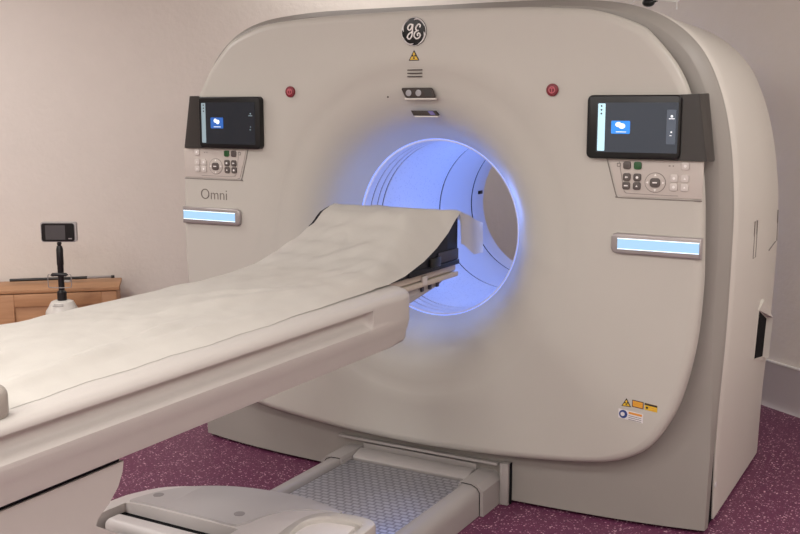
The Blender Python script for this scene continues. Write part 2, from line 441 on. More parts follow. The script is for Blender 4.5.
# control screens, keypads, light bars (mirrored pair)
def mirror(pts, s): return [(x * s, z) for x, z in pts] if s > 0 else [(x * s, z) for x, z in pts][::-1]
def flat(name, pts, y, m, parent, th=.0012): return prism_xz(name, pts, y, y + th, m, parent, smooth=False)
for s in (1, -1):
    # housing hugging the frame edge
    hp = [(1.03, 1.602), (1.162, 1.604), (1.176, 1.55), (1.186, 1.46), (1.19, 1.385), (1.03, 1.385)]
    bm = bmesh.new()
    rsx = []
    cols = [(1.02, -.028, 1.601, 1.381), (1.08, -.027, 1.602, 1.381), (1.122, -.020, 1.604, 1.382), (1.128, -.016, 1.604, 1.382)]
    def col(x_top, x_bot, y, zt, zb):
        return [(s * (x_bot + (x_top - x_bot) * k), y, zb + (zt - zb) * k) for k in (0, .25, .5, .75, 1)]
    e = .016 * (s < 0)
    q = [col(1.02, 1.02, .02, 1.597, 1.384), col(1.02, 1.02, -.018, 1.601, 1.380), col(1.084, 1.116, -.017, 1.603, 1.379), col(1.098 + e * .7, 1.132 + e, -.008, 1.604, 1.378),
         col(1.112 + e * .7, 1.140 + e, .060, 1.606, 1.376), col(1.108 + e * .6, 1.138 + e, .088, 1.604, 1.378), col(1.02, 1.02, .088, 1.590, 1.39)]
    vs = [p for c in q for p in c]; fs = []
    for i in range(len(q) - 1):
        for j in range(4): fs.append([i * 5 + j, i * 5 + j + 1, (i + 1) * 5 + j + 1, (i + 1) * 5 + j])
    fs.append([i * 5 for i in range(len(q))]); fs.append([i * 5 + 4 for i in range(len(q))])
    hs = mobj('screen_housing', vs, fs, 'housing', G)
    tb = prism_xz('tablet_screen', rrect(*sorted((s * .715, s * 1.045)), 1.381, 1.601, .018), -.030, -.001, 'black', G, bev=.006)
    L = s < 0
    if s > 0: d = (.752, 1.036, 1.404, 1.575)
    else: d = (-1.030, -.740, 1.400, 1.577)
    dx0, dx1, dz0, dz1 = d; w = dx1 - dx0; h = dz1 - dz0
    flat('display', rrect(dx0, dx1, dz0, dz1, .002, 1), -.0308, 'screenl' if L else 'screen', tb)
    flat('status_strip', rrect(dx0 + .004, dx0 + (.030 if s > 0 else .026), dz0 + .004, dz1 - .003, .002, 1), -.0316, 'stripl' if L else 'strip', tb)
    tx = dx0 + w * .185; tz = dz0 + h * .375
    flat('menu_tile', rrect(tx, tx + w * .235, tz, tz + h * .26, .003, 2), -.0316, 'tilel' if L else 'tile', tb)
    # speech-bubble like icon and caption on the tile
    for (ax, az, r) in ((.09, .185, .011), (.135, .155, .012)):
        flat('tile_icon', disc(tx + w * ax, tz + h * az, r * (.8 if L else 1), 14, r * .8), -.0324, 'icon', tb, .0006)
    flat('tile_caption', rrect(tx + w * .06, tx + w * .19, tz + h * .03, tz + h * .045, .0008, 1), -.0324, 'icon', tb, .0006)
    if not L: flat('side_menu', rrect(dx0 + w * .865, dx0 + w * .975, dz0 + h * .18, dz0 + h * .86, .003, 2), -.0314, 'menu', tb, .0006)
    cx_ = dx0 + w * .925
    for zz, rr in ((.73, .0045), (.42, .0032)):
        flat('menu_icon', disc(cx_, dz0 + h * zz, rr * (.7 if L else 1), 8), -.0320, 'stripl' if L else 'icon', tb, .0005)
    flat('menu_icon', rrect(cx_ - .010, cx_ + .010, dz0 + h * .675, dz0 + h * .69, .0008, 1), -.0320, 'stripl' if L else 'icon', tb, .0005)
    flat('menu_icon', rrect(cx_ - .006, cx_ + .002, dz0 + h * .345, dz0 + h * .357, .0008, 1), -.0320, 'stripl' if L else 'icon', tb, .0005)
    for k in range(3):
        zc_ = dz1 - .012 - k * .013
        flat('strip_mark', disc((dx0 + .016), zc_, .0035, 6), -.0322, 'mark', tb, .0005)
    # keypad recess
    ox = 0 if s > 0 else .036
    kx = .018 * (s < 0)
    kp = [(.785, 1.377), (1.128, 1.377), (1.128, 1.247), (.84, 1.243), (.824, 1.250)]
    kpo = prism_xz('keypad', mirror([(.791 + kx, 1.378), (1.121 + ox, 1.378), (1.121 + ox, 1.250), (.842 + kx, 1.248), (.829 + kx, 1.255)], s), -.0035, .003, 'keypad', G, bev=.0015)
    pl = [(.783, 1.380), (.819, 1.256), (.827, 1.247), (.842, 1.2435), (1.121 + ox, 1.2435)]
    tube('keypad_seam', [(s * (x + kx * (x < 1.1)), -.0005, z) for x, z in catmull(pl, 4)], .0022, 'seam', kpo, n=6)
    ib = catmull([(.829, 1.372), (.848, 1.275), (.856, 1.264), (.872, 1.260), (1.04, 1.258)], 4)
    tube('inner_line', [(s * (x + kx), -.0036, z) for x, z in ib], .0009, 'seam', kpo, n=6)
    def btn(x, z, r, m, mk=None, mkm='white'):
        x += kx
        o = prism_xz('button', rrect(s * x - r, s * x + r, z - r, z + r, r * .55, 4), -.009, -.003, m, kpo, bev=.0015)
        X = s * x
        if mk == 'tri':
            flat('button_mark', [(X - .004, z - .003), (X + .004, z - .003), (X, z + .004)], -.0096, mkm, kpo, .0006)
        elif mk == 'dot': flat('button_mark', disc(X, z, .0048, 12), -.0096, mkm, kpo, .0006)
        elif mk == 'bar': flat('button_mark', rrect(X - .007, X + .007, z - .0022, z + .0022, .001, 1), -.0096, mkm, kpo, .0006)
        elif mk == 'plus':
            flat('button_mark', rrect(X - .0055, X + .0055, z - .0017, z + .0017, .0008, 1), -.0096, mkm, kpo, .0006)
            flat('button_mark', [(X - .006, z), (X - .001, z - .005), (X - .001, z + .005)], -.0094, mkm, kpo, .0006)
        return o
    btn(.858, 1.358, .0135, 'btnd' if s > 0 else 'btnd'); btn(.896, 1.358, .0135, 'btng')
    if True:
        flat('key_symbol', rrect(s * (.828 + kx) - .007, s * (.828 + kx) + .007, 1.352, 1.366, .002, 2), -.0040, 'seam', kpo, .0006)
        flat('key_symbol', rrect(s * (.828 + kx) - .004, s * (.828 + kx) + .004, 1.355, 1.363, .001, 1), -.0044, 'keypad', kpo, .0006)
    btn(.858, 1.317, .0135, 'btnd', 'plus'); btn(.8955, 1.317, .0135, 'btnd', 'dot')
    btn(.857, 1.287, .0135, 'btnd', 'bar' if s > 0 else 'dot'); btn(.895, 1.287, .0135, 'btnd', 'tri')
    btn(1.061, 1.361, .0135, 'btnl', 'dot')
    for x in (1.024, 1.061):
        for z in (1.318, 1.288): btn(x, z, .0135, 'btnl', 'dot' if x < 1.05 else 'tri')
    flat('key_symbol', rrect(s * (1.013 + kx) - .010, s * (1.013 + kx) - .003, 1.358, 1.362, .001, 1), -.0040, 'seam', kpo, .0006)
    flat('key_symbol', disc(s * (1.013 + kx) + .006, 1.36, .0025, 8), -.0040, 'seam', kpo, .0006)
    # dial
    tube('dial_ring', [(s * (.959 + kx) + .036 * cos(a), -.0035, 1.301 + .034 * sin(a)) for a in [2 * pi * i / 40 for i in range(40)]], .0011, 'seam', kpo, n=6, closed=True)
    prism_xz('dial', disc(s * (.959 + kx), 1.301, .035, 40, .033), -.0055, -.003, 'keypad', kpo, bev=.001)
    prism_xz('dial_button', rrect(s * (.959 + kx) - .018, s * (.959 + kx) + .018, 1.301 - .016, 1.301 + .016, .011, 5), -.011, -.005, 'btnd', kpo, bev=.002)
    flat('dial_mark', rrect(s * (.959 + kx) - .008, s * (.959 + kx) + .008, 1.299, 1.3035, .001, 1), -.0116, 'white', kpo, .0006)
    for a in (0, pi / 2, pi, 3 * pi / 2):
        cx_, cz_ = s * (.959 + kx) + .0275 * cos(a), 1.301 + .026 * sin(a)
        flat('dial_mark', [(cx_ + .0055 * cos(a + b), cz_ + .0055 * sin(a + b)) for b in (0, 2.2, -2.2)], -.0062, 'white', kpo, .0006)
    # light bar
    # frame: left end rounded, outer end runs to the cover edge
    q_ = .033 * (s < 0)
    fp = [(1.130 + ox, 1.1175), (.830 + q_, 1.1195), (.817 + q_, 1.115), (.811 + q_, 1.104), (.811 + q_, 1.062), (.817 + q_, 1.051), (.830 + q_, 1.0455), (1.130 + ox, 1.0435)]
    lb = prism_xz('light_bar', mirror(fp, s), -.016, .002, 'barframe', G, bev=.008)
    flat('light_panel', mirror([(1.122 + ox, 1.063), (1.122 + ox, 1.1015), (.836 + q_, 1.1015), (.836 + q_, 1.063)], s), -.0172, 'barlight', lb, .002)
    for z in (1.064, 1.1005):
        flat('panel_edge', mirror([(1.122 + ox, z - .0014), (1.122 + ox, z + .0014), (.836 + q_, z + .0014), (.836 + q_, z - .0014)], s), -.0178, 'baredge', lb, .001)
    # stop button
    bx = .574 * s
    sb = prism_xz('stop_button', disc(bx, 1.62, .0225, 36), -.010, .001, 'red', G, bev=.003)
    tube('button_symbol', [(bx + .011 * cos(a), -.0103, 1.62 + .011 * sin(a)) for a in [2 * pi * i / 24 for i in range(24)]], .0022, 'redl', sb, n=6, closed=True)
    tube('button_symbol', [(bx - .007, -.0103, 1.626), (bx + .007, -.0103, 1.626)], .002, 'redl', sb, n=6)
    tube('button_symbol', [(bx, -.0103, 1.626), (bx, -.0103, 1.610)], .002, 'redl', sb, n=6)

text_mesh('lettering', 'Omni', -1.068, 1.155, -.0006,   .145, 'omni', G, h=.045)

# emblem: black disc, silver rings with swirls, script letters
ex, ez = .0065, 1.8435
em = prism_xz('emblem', disc(ex, ez, .0545, 48), -.0045, .001, 'black', G, bev=.001)
def circ(r, a0, a1, n=30): return [(ex + r * cos(a0 + (a1 - a0) * i / n), -.005, ez + r * sin(a0 + (a1 - a0) * i / n)) for i in range(n + 1)]
tube('emblem_ring', circ(.0528, 0, 2 * pi * 47 / 48, 47), .0013, 'silver', em, n=6, closed=True)
for k in range(4):
    a0 = k * pi / 2 + .45
    sw = [(.0500 - .0065 * max(0, 1 - i / 6) ** 1.5, a0 + 1.15 * i / 20) for i in range(21)]
    pts = [(ex + r * cos(-a + 2), -.005, ez + r * sin(-a + 2)) for r, a in sw]
    tube('emblem_swirl', pts, [.0030 * min(1, i / 3 + .1) * (1 - i / 22) + .0004 for i in range(21)], 'silver', em, n=6)
sc = .029
Gs = [(-.15, .62), (-.28, .95), (-.55, 1.0), (-.85, .72), (-.88, .38), (-.62, .22), (-.38, .45), (-.22, .85), (-.14, .95), (-.2, .5), (-.22, .05), (-.3, -.55), (-.62, -.98), (-.95, -.8), (-.85, -.42), (-.45, -.1), (-.1, .02)]
Es = [(.88, .55), (.95, .85), (.72, .98), (.42, .72), (.3, .38), (.48, .12), (.72, .15), (.45, .08), (.12, -.18), (.05, -.62), (.35, -.95), (.78, -.85), (.95, -.45), (.72, -.22), (.52, -.38), (.6, -.6)]
for P, nm in ((Gs, 'emblem_letter'), (Es, 'emblem_letter')):
    c = catmull(P, 6)
    tube(nm, [(ex + .001 + x * sc, -.0052, ez + z * sc * .95) for x, z in c], .0030, 'white', em, n=6)

# warning triangle, vents, camera window, slot
def tri_sign(cx, cz, w, parent=G):
    h = w * .86
    a = flat('warning_triangle', [(cx - w / 2, cz - h / 2), (cx + w / 2, cz - h / 2), (cx, cz + h / 2)], -.0014, 'mark', parent, .0018)
    k = .74
    flat('triangle_fill', [(cx - w / 2 * k, cz - h / 2 + h * .08), (cx + w / 2 * k, cz - h / 2 + h * .08), (cx, cz + h / 2 * .62)], -.0020, 'yellow', a, .0008)
    for q in range(3):
        b = pi / 2 + 2 * pi * q / 3 + pi
        flat('trefoil_blade', [(cx, cz - h * .12)] + [(cx + w * .19 * cos(b + d), cz - h * .12 + w * .19 * sin(b + d)) for d in (-.5, -.2, .2, .5)], -.0026, 'mark', a, .0008)
    return a
tri_sign(.006, 1.755, .047)
for z in (1.6995, 1.687, 1.6745):
    box('vent_slot', -.024, .0405, -.0015, .004, z - .0018, z + .0018, 'mark', G, bev=.001)
cw = prism_xz('camera_window', [(-.044, 1.632), (.080, 1.632), (.088, 1.626), (.099, 1.598), (.094, 1.593), (-.024, 1.593), (-.033, 1.599), (-.048, 1.627)], -.004, .003, 'mark', G, bev=.001)
flat('window_lip', [(-.036, 1.5925), (.100, 1.5925), (.101, 1.587), (-.032, 1.587)], -.002, 'side', G, .012)
for x in (-.016, .027):
    prism_xz('camera_lens', disc(x, 1.612, .0125, 24), -.0055, -.003, 'glass', cw, bev=.001)
flat('sensor_glass', [(.048, 1.626), (.076, 1.626), (.088, 1.599), (.056, 1.599)], -.0046, 'housing', cw, .001)
sl = prism_xz('laser_slot', [(-.024, 1.545), (.080, 1.545), (.096, 1.528), (.090, 1.525), (-.012, 1.525)], .028, .045, 'mark', G, bev=.001)
flat('slot_lens', [(.050, 1.543), (.072, 1.543), (.086, 1.528), (.066, 1.528)], .027, 'laserglass', sl, .002)
flat('slot_lip', [(-.010, 1.5245), (.096, 1.5245), (.095, 1.520), (-.006, 1.520)], .030, 'side', G, .02)
prism_xz('microphone_hole', disc(-.111, 1.597, .0035, 12), -.001, .002, 'mark', G)

# laser caution stickers
tri_sign(.884, .503, .036)
st = flat('caution_sticker', [(.9055, .516), (.947, .512), (.947, .486), (.9055, .490)], -.0014, 'mark', G, .0018)
flat('sticker_panel', [(.908, .5135), (.9445, .5095), (.9445, .4885), (.908, .4925)], -.0020, 'orange', st, .0008)
for k in range(3): flat('sticker_line', [(.911, .509 - k * .006), (.942, .506 - k * .006), (.942, .5045 - k * .006), (.911, .5075 - k * .006)], -.0026, 'yellow', st, .0007)
s2 = flat('caution_sticker', [(.951, .511), (.997, .506), (.997, .481), (.951, .486)], -.0014, 'yellow', G, .0018)
flat('sticker_band', [(.951, .511), (.997, .506), (.997, .499), (.951, .504)], -.0020, 'mark', s2, .0008)
flat('sticker_mark', disc(.960, .494, .0045, 8), -.0020, 'mark', s2, .0008)
for k in range(2): flat('sticker_mark', [(.968, .497 - k * .007), (.992, .494 - k * .007), (.992, .492 - k * .007), (.968, .495 - k * .007)], -.0020, 'orange', s2, .0008)
s3 = flat('instruction_sticker', [(.856, .4765), (.947, .467), (.947, .433), (.856, .4425)], -.0014, 'stick', G, .0018)
flat('sticker_disc', disc(.874, .458, .0155, 24), -.0020, 'blue', s3, .0008)
flat('sticker_glyph', disc(.872, .458, .008, 8), -.0026, 'stick', s3, .0008)
flat('sticker_band', [(.894, .470), (.943, .465), (.943, .457), (.894, .462)], -.0020, 'orange', s3, .0008)
for k in range(3): flat('sticker_line', [(.894, .456 - k * .007), (.941, .451 - k * .007), (.941, .4495 - k * .007), (.894, .4545 - k * .007)], -.0020, 'mark', s3, .0008)

# side details: recessed grip, cover slots, screw
def rf_x(z):
    best = 1.2
    for i in range(len(fh) - 1):
        (x0, z0), (x1, z1) = fh[i], fh[i + 1]
        if (z0 - z) * (z1 - z) <= 0 and z0 != z1: best = x0 + (x1 - x0) * (z - z0) / (z1 - z0)
    return best
def on_side(pts, off): return [(rf_x(z) + off, y, z) for y, z in pts]
def side_plate(name, pts, d, m, parent=G):
    n = len(pts); vs = on_side(pts, -.004) + on_side(pts, d)
    fs = [list(range(n)), [n + i for i in range(n)]] + [[i, (i + 1) % n, n + (i + 1) % n, n + i] for i in range(n)]
    return mobj(name, vs, fs, m, parent, smooth=False)
gr = side_plate('grip_cover', [(.79, .735), (.86, .770), (1.10, .675), (1.12, .64), (1.12, .485), (1.08, .455), (.80, .525)], .004, 'side')
side_plate('grip_recess', [(.80, .728), (.99, .662), (.995, .495), (.80, .527)], .0055, 'gap', gr)
# flared lip of the recess
vs = []
lp = [((.80, .732), .004), ((.84, .768), .012), ((1.0, .668), .030), ((1.0, .49), .030), ((1.09, .47), .004), ((1.11, .655), .004)]
vs = [(rf_x(p[1]) + d, p[0], p[1]) for p, d in lp]
mobj('recess_lip', vs + [(rf_x(p[1]) - .003, p[0], p[1]) for p, d in lp], [[0, 1, 2], [2, 3, 4, 5], [1, 2, 5], [6, 7, 8], [8, 9, 10, 11], [7, 8, 11], [2, 3, 9, 8], [0, 2, 8, 6], [3, 4, 10, 9], [4, 5, 11, 10], [5, 1, 7, 11], [1, 0, 6, 7]], 'side', gr, smooth=False)
def slot(y0, y1, z0, z1):
    loop = [(y0, z0), (y1, z0), (y1, z1), (y0, z1)]
    tube('cover_slot', on_side(loop, .0005), .0022, 'seam', G, n=6, closed=True)
slot(.585, .635, .975, 1.12); 
tube('cover_slot', on_side([(1.095, 1.12), (1.11, .985)], .0005), .0025, 'seam', G, n=6)
tube('cover_slot', on_side([(.93, .965), (1.08, .985)], .0005), .0028, 'seam', G, n=6)
side_plate('screw_cover', [(.262 + .014 * cos(a), .155 + .011 * sin(a)) for a in [2 * pi * i / 16 for i in range(16)]], .002, 'stick')
0 and tube('cover_slot', on_side([(1.149, z) for z in (.5, .8, 1.0, 1.2, 1.32)], .0008), .0012, 'seam', G, n=6)

# small camera on top of the scanner
tc_ = thing('overhead_camera', 'small black ball camera on thin wire bracket on top of the scanner', 'camera', (.76, .42, 1.93))
tube('bracket', [(.72, .40, 1.944), (.745, .41, 1.962), (.80, .42, 1.962), (.895, .43, 1.950), (.895, .43, 1.922)], .0035, 'silver', tc_, n=8)
bm = bmesh.new(); bmesh.ops.create_uvsphere(bm, u_segments=16, v_segments=10, radius=.021)
for v in bm.verts: v.co = Vector((v.co.x * 1.15 + .79, v.co.y + .42, v.co.z * .75 + 1.950))
bmobj('camera_head', bm, 'black', tc_)
tube('lens_barrel', [(.80, .425, 1.950), (.84, .425, 1.968)], .006, 'black', tc_, n=8)
tube('antenna', [(.895, .43, 1.950), (.92, .43, 1.995)], .004, 'silver', tc_, n=8)

# ------------------------------------------------------------------ patient table
T = thing('patient_table', 'long cream patient table with grooved side reaching into the scanner bore', 'table', (0, -2.2, .0))
# body: cross-section swept along y, rounded nose at the scanner end
xs_out = .335
def sec(k, inset, z_low):
    """half section from the top centre down the +x side; k scales the groove depth"""
    X = xs_out - inset; g = .026 * k
    return [(0, .966), (X - .075, .967), (X - .045, .967), (X - .028, .966), (X - .012, .962), (X - .003, .954), (X, .944), (X, .939), (X - g * .8, .937), (X - g, .932), (X - g, .908), (X - g * .8, .897), (X - g * .25, .886), (X, .880),
            (X, .868), (X - .006, .842), (X - .012, .826), (X - .014, .805), (X - .018, z_low + .003), (X - .03, z_low), (0, z_low)]
def full(k, inset, y, z_low=.789, tz=0):
    h = sec(k, inset, z_low); h = [(x, z - tz * (1 if z > .9 else 0)) for x, z in h]
    return [(x, y, z) for x, z in h] + [(-x, y, z) for x, z in reversed(h[1:-1])]
st_ = [(-3.25, 0, .05), (-3.22, 0, .02), (-3.15, 0, 0), (-2.9, 1, 0), (-2.0, 1, 0), (-1.2, 1, 0), (-.93, 1, 0), (-.895, .97, 0), (-.880, .8, 0), (-.871, .5, 0), (-.866, 0, 0), (-.72, 0, 0)]
rs = [full(k, ins, y) for y, k, ins in st_]
for i in range(1, 9):
    a = pi / 2 * i / 8; rs.append(full(0, .07 * (1 - cos(a)), -.655 + .075 * sin(a), .789 + .045 * (i / 8), .0 if i < 7 else .004 * (i - 6)))
rings('table_body', rs, 'table', T, cap0=True, cap1=True)
# cradle top, two layers and under-rail
bd = bmesh.new(); bm_box(bd, -.215, .215, -.9, -.045, .9405, .970, .007, 3); bmobj('cradle_pad', bd, 'board', T)
bd = bmesh.new(); bm_box(bd, -.222, .222, -.9, -.035, .918, .938, .006, 3); cb = bmobj('cradle_board', bd, 'board', T)
for y0 in (-.60, -.33): box('cradle_clip', .2145, .2235, y0, y0 + .035, .9245, .958, 'tablew', cb, bev=.002)
prism_yz('cradle_support', [(-.75, .917), (-.07, .917), (-.14, .895), (-.36, .862), (-.75, .845)], -.195, .195, 'under', T, bev=.012)
for y0 in (-.30, -.24, -.18): box('support_rib', .1955, .203, y0, y0 + .018, .895, .915, 'strap', T, bev=.002)
# grip on the near edge
bd = bmesh.new(); bm_box(bd, .262, .318, -2.75, -2.215, .955, 1.032, .024, 5); bmobj('side_grip', bd, 'grip', T)
# pedestal column (concave nose) and its seam
pp = [(-1.90, .770), (-1.905, .745), (-1.92, .715), (-1.95, .685), (-1.985, .662), (-1.992, .648), (-1.97, .632), (-1.90, .588), (-1.68, .452), (-1.50, .355), (-1.41, .30), (-1.41, .10), (-3.0, .10), (-3.0, .770)]
prism_yz('pedestal', pp, -.27, .290, 'table', T, bev=.0)
box('pedestal_gasket', -.30, .287, -2.98, -1.91, .7705, .7885, 'gap', T, bev=.002)
box('pedestal_base', -.40, .40, -3.1, -1.42, .0, .22, 'foot', T, bev=.03)

# foot carriage: arched slab over the rails
def interp(pts, x):
    if x <= pts[0][0]: return pts[0][1]
    for i in range(len(pts) - 1):
        if x <= pts[i + 1][0]:
            t = (x - pts[i][0]) / (pts[i + 1][0] - pts[i][0]); g = lambda q: pts[max(0, min(len(pts) - 1, q))][1]
            a, b, c, d = g(i - 1), g(i), g(i + 1), g(i + 2)
            return .5 * (2 * b + (c - a) * t + (2 * a - 5 * b + 4 * c - d) * t * t + (3 * b - a - 3 * c + d) * t ** 3)
    return pts[-1][1]
def fy(x): return interp([(-.43, -1.24), (-.405, -1.181), (-.324, -1.104), (-.21, -1.045), (-.097, -.998), (.01, -.975), (.119, -.966), (.22, -.978), (.311, -1.0), (.40, -1.03)], x)
def fz(x): return .335 - .030 * (abs(x) / .43) ** 6
xs = [-.43 + .83 * i / 60 for i in range(61)]
rs = []
for x in xs:
    e = fy(x); z = fz(x); b = -1.275 if x > -.345 else -1.43 + 1.2 * max(0, -.38 - x)
    rs.append([(x, e - .012, .13), (x, e - .002, z - .03), (x, e - .004, z - .010), (x, e - .012, z - .002), (x, e - .024, z), (x, b, z), (x, b - .003, z - .02), (x, b - .003, .13)])
foot = rings('foot_cover', rs, 'foot', T, cap0=True, cap1=True)
rs = []
for i in range(61):
    x = -.325 + .635 * i / 60; z = fz(x) + .006
    e = fy(x) - .016 - .125 * exp(-(x + .325) / .05)
    b = interp([(-.5, -1.268), (.0, -1.268), (.10, -1.266), (.118, -1.21), (.135, -1.15), (.167, -1.100), (.22, -1.065), (.27, -1.045), (.324, -1.030)], x)
    b = min(b, e - .012)
    rs.append([(x, e, z - .012), (x, e - .002, z - .002), (x, e - .005, z), (x, b + .004, z), (x, b, z - .012)])
rings('foot_plate', rs, 'footg', T, cap0=True, cap1=True)
for (x, y) in ((-.268, -1.195), (.055, -1.195)):
    z = fz(x) + .006
    tube('screw_cap', [(x, y, z - .002), (x, y, z + .0012)], .017, 'cap', T, n=24)
box('carriage_recess', -.344, .16, -1.320, -1.280, .12, .300, 'gap', T, bev=.002)
box('roller_bar', -.315, .16, -1.395, -1.322, .262, .322, 'foot', T, bev=.022, seg=5)
# raised arm on the right of the foot
def arm_slab(name, outer, zt, m, depth, hollow=None):
    c_ = catmull(outer, 6); n = len(c_); vs = []
    prof = [(-depth, 0), (-.012, 0), (-.003, .003), (.0, .010)] + (hollow or [])
    cxm = sum(p[0] for p in c_) / n; cym = -1.32
    for dz, ins in prof:
        for x, y in c_:
            d = Vector((cxm - x, cym - y)); d = d.normalized() * min(ins, d.length * .9)
            vs.append((x + d.x, y + d.y, zt + dz))
    k_ = len(prof)
    fs = [[k * n + i, k * n + (i + 1) % n, (k + 1) * n + (i + 1) % n, (k + 1) * n + i] for k in range(k_ - 1) for i in range(n)]
    fs.append([(k_ - 1) * n + i for i in range(n)]); fs.append(list(range(n)))
    return mobj(name, vs, fs, m, T)
arm_slab('foot_arm', [(.126, -1.34), (.126, -1.24), (.140, -1.17), (.172, -1.115), (.225, -1.080), (.28, -1.060), (.335, -1.045), (.395, -1.050), (.42, -1.09), (.43, -1.34)], .347, 'foot', .2)
arm_slab('foot_handle', [(.272, -1.34), (.262, -1.24), (.262, -1.165), (.280, -1.115), (.32, -1.082), (.37, -1.070), (.43, -1.068), (.468, -1.085), (.482, -1.13), (.485, -1.34)], .362, 'table', .05, [(.001, .045), (-.004, .052), (-.03, .055)])

# ------------------------------------------------------------------ rails on the floor
R_ = thing('table_track', 'grey floor track with two rails and ribbed metal tread in front of the scanner', 'track', (0, -.7, 0))
def railp(s):
    prof = [(.279, .012), (.279, .112), (.284, .119), (.292, .122), (.322, .118), (.342, .108), (.352, .092), (.355, .07), (.355, .002), (.279, .002)]
    return [[(s * x, y, z) for x, z in prof] for y in (-1.40, -.075)]
for s in (1, -1): rings('rail', railp(s), 'rail', R_, cap0=True, cap1=True)
box('tread_plate', -.266, .266, -1.40, -.045, .092, .102, 'tray', R_, bev=.001)
box('tray_base', -.278, .278, -1.40, -.04, .002, .0915, 'gap', R_, bev=.0)
for s in (1, -1):
    prof = [(.266, .002), (.266, .116), (.276, .128), (.345, .125), (.371, .102), (.373, .002)]
    rings('end_bracket', [[(s * x, y, z) for x, z in prof] for y in (-.112, .073)], 'rail', R_, cap0=True, cap1=True, smooth=False)
    # dark joint line between rail and bracket
    pj = [(.2785, .122), (.284, .1235), (.322, .1225), (.345, .112), (.3565, .095), (.3575, .004)]
    tube('joint_seam', [(s * x, -.1125, z) for x, z in pj], .0016, 'gap', R_, n=6)
prism_yz('cross_bar', [(-.036, .085), (-.036, .108), (-.031, .114), (.030, .131), (.036, .129), (.037, .108), (.052, .108), (.054, .145), (.072, .147), (.072, .085)], -.265, .265, 'rail', R_, bev=0)
box('cable_cover', -.385, .360, .042, .067, .154, .166, 'rail', R_, bev=.004)
box('side_post', .3745, .410, .035, .066, .002, .172, 'rail', R_, bev=.002)
box('post_seam', .4105, .4145, .050, .067, .002, .172, 'gap', R_, bev=.0)

# ------------------------------------------------------------------ head wedge and paper sheet
def wt(y):          # top height of the wedge/sheet support along the table
    pts = [(-3.2, .988), (-.95, .990), (-.80, .994), (-.66, 1.007), (-.54, 1.034), (-.44, 1.068), (-.34, 1.118), (-.26, 1.164), (-.20, 1.179), (-.07, 1.168), (.14, 1.105), (.3, 1.08)]
    for (a, za), (b, zb) in zip(pts, pts[1:]):
        if y <= b:
            t = max(0, (y - a) / (b - a)); t = t * t * (3 - 2 * t) * .4 + t * .6; return za + (zb - za) * t
    return pts[-1][1]
def ze(y):   # lower edge of the sheet on the near side of the wedge
    pts = [(-.70, .974), (-.62, .973), (-.50, .985), (-.36, 1.018), (-.26, 1.055), (-.17, 1.10), (-.11, 1.144), (-.07, 1.164)]
    if y <= pts[0][0]: return pts[0][1]
    for (a, za), (b, zb) in zip(pts, pts[1:]):
        if y <= b: return za + (zb - za) * (y - a) / (b - a)
    return pts[-1][1]
W = thing('head_wedge', 'black foam head support wedge under the sheet at the bore end', 'cushion', (0, -.35, .9685))
ysw = [-.66 + .59 * i / 30 for i in range(31)]
rs = []
for y in ysw:
    t = max(.976, wt(y) - .004); dr_ = max(.004, t - ze(y)); c = min(.15, dr_ * 1.25 + .004)
    rs.append([(-.232, y, .9706), (-.232, y, t), (.232 - c, y, t), (.232 - c * .55, y, t - dr_ * .25), (.232 - c * .15, y, max(.9715, t - dr_ * .75)), (.232, y, max(.971, t - dr_ * 1.05)), (.232, y, .9706)])
rings('foam_wedge', rs, 'foam', W, cap0=True, cap1=True)
# far side bolster that pokes out beyond the sheet
pr = [(y, wt(y) + .006 * max(0, 1 - abs(y + .26) / .2) - .004) for y in ysw if y > -.36] + [(-.10, .9706), (-.36, .9706)]
pr = [(min(y, -.10), z) for y, z in pr]
prism_yz('side_bolster', pr, -.258, -.2325, 'foam', W)
box('strap', .2325, .2385, -.235, -.072, .992, 1.032, 'strap', W, bev=.002)
box('strap_buckle', .2325, .244, -.305, -.225, .985, 1.02, 'black', W, bev=.004)
box('wedge_foot', .2325, .2395, -.46, -.065, .9706, .990, 'foam', W, bev=.003)

rnd = random.Random(3)
ridges = []   # long soft folds: (x0,y0,x1,y1,height,width)
ridges += [(.24, -2.5, .10, -1.35, .016, .018), (.17, -2.0, .21, -1.0, .012, .014), (.05, -2.6, -.05, -1.9, .010, .02), (-.12, -1.3, .10, -.9, .008, .018), (-.02, -1.6, .16, -.80, .010, .028), (.10, -2.3, .0, -1.8, .008, .03), (-.2, -2.3, -.1, -1.5, .004, .05),
           (-.10, -.62, .12, -.38, .008, .03), (-.18, -.42, .05, -.22, -.008, .035), (.05, -.75, .20, -.42, .006, .03), (.22, -2.2, .16, -1.6, .008, .02)]
def fold(x, y):
    h = 0
    for x0, y0, x1, y1, a, w in ridges:
        d = Vector((x1 - x0, y1 - y0)); L2 = d.length_squared; q = Vector((x - x0, y - y0)); t = q.dot(d) / L2
        tt = min(1, max(0, t)); r2 = (q - d * tt).length_squared
        h += a * exp(-r2 / (w * w)) * sin(pi * tt) ** .8
    h += .0018 * sin(9 * x + 5 * y + 1.3 * sin(4 * y)) + .0012 * sin(23 * x - 11 * y) + .0011 * sin(40 * x + 31 * y + 2 * sin(9 * x)) + .0008 * sin(66 * x - 27 * y + 3 * sin(6 * y))
    return 1.7 * h
ysr = [-3.05 + (2.35) * i / 120 for i in range(121)] + [-.70 + .63 * i / 50 for i in range(1, 51)] + [-.0685] + [-.066 + .20 * i / 10 for i in range(11)]
rs = []
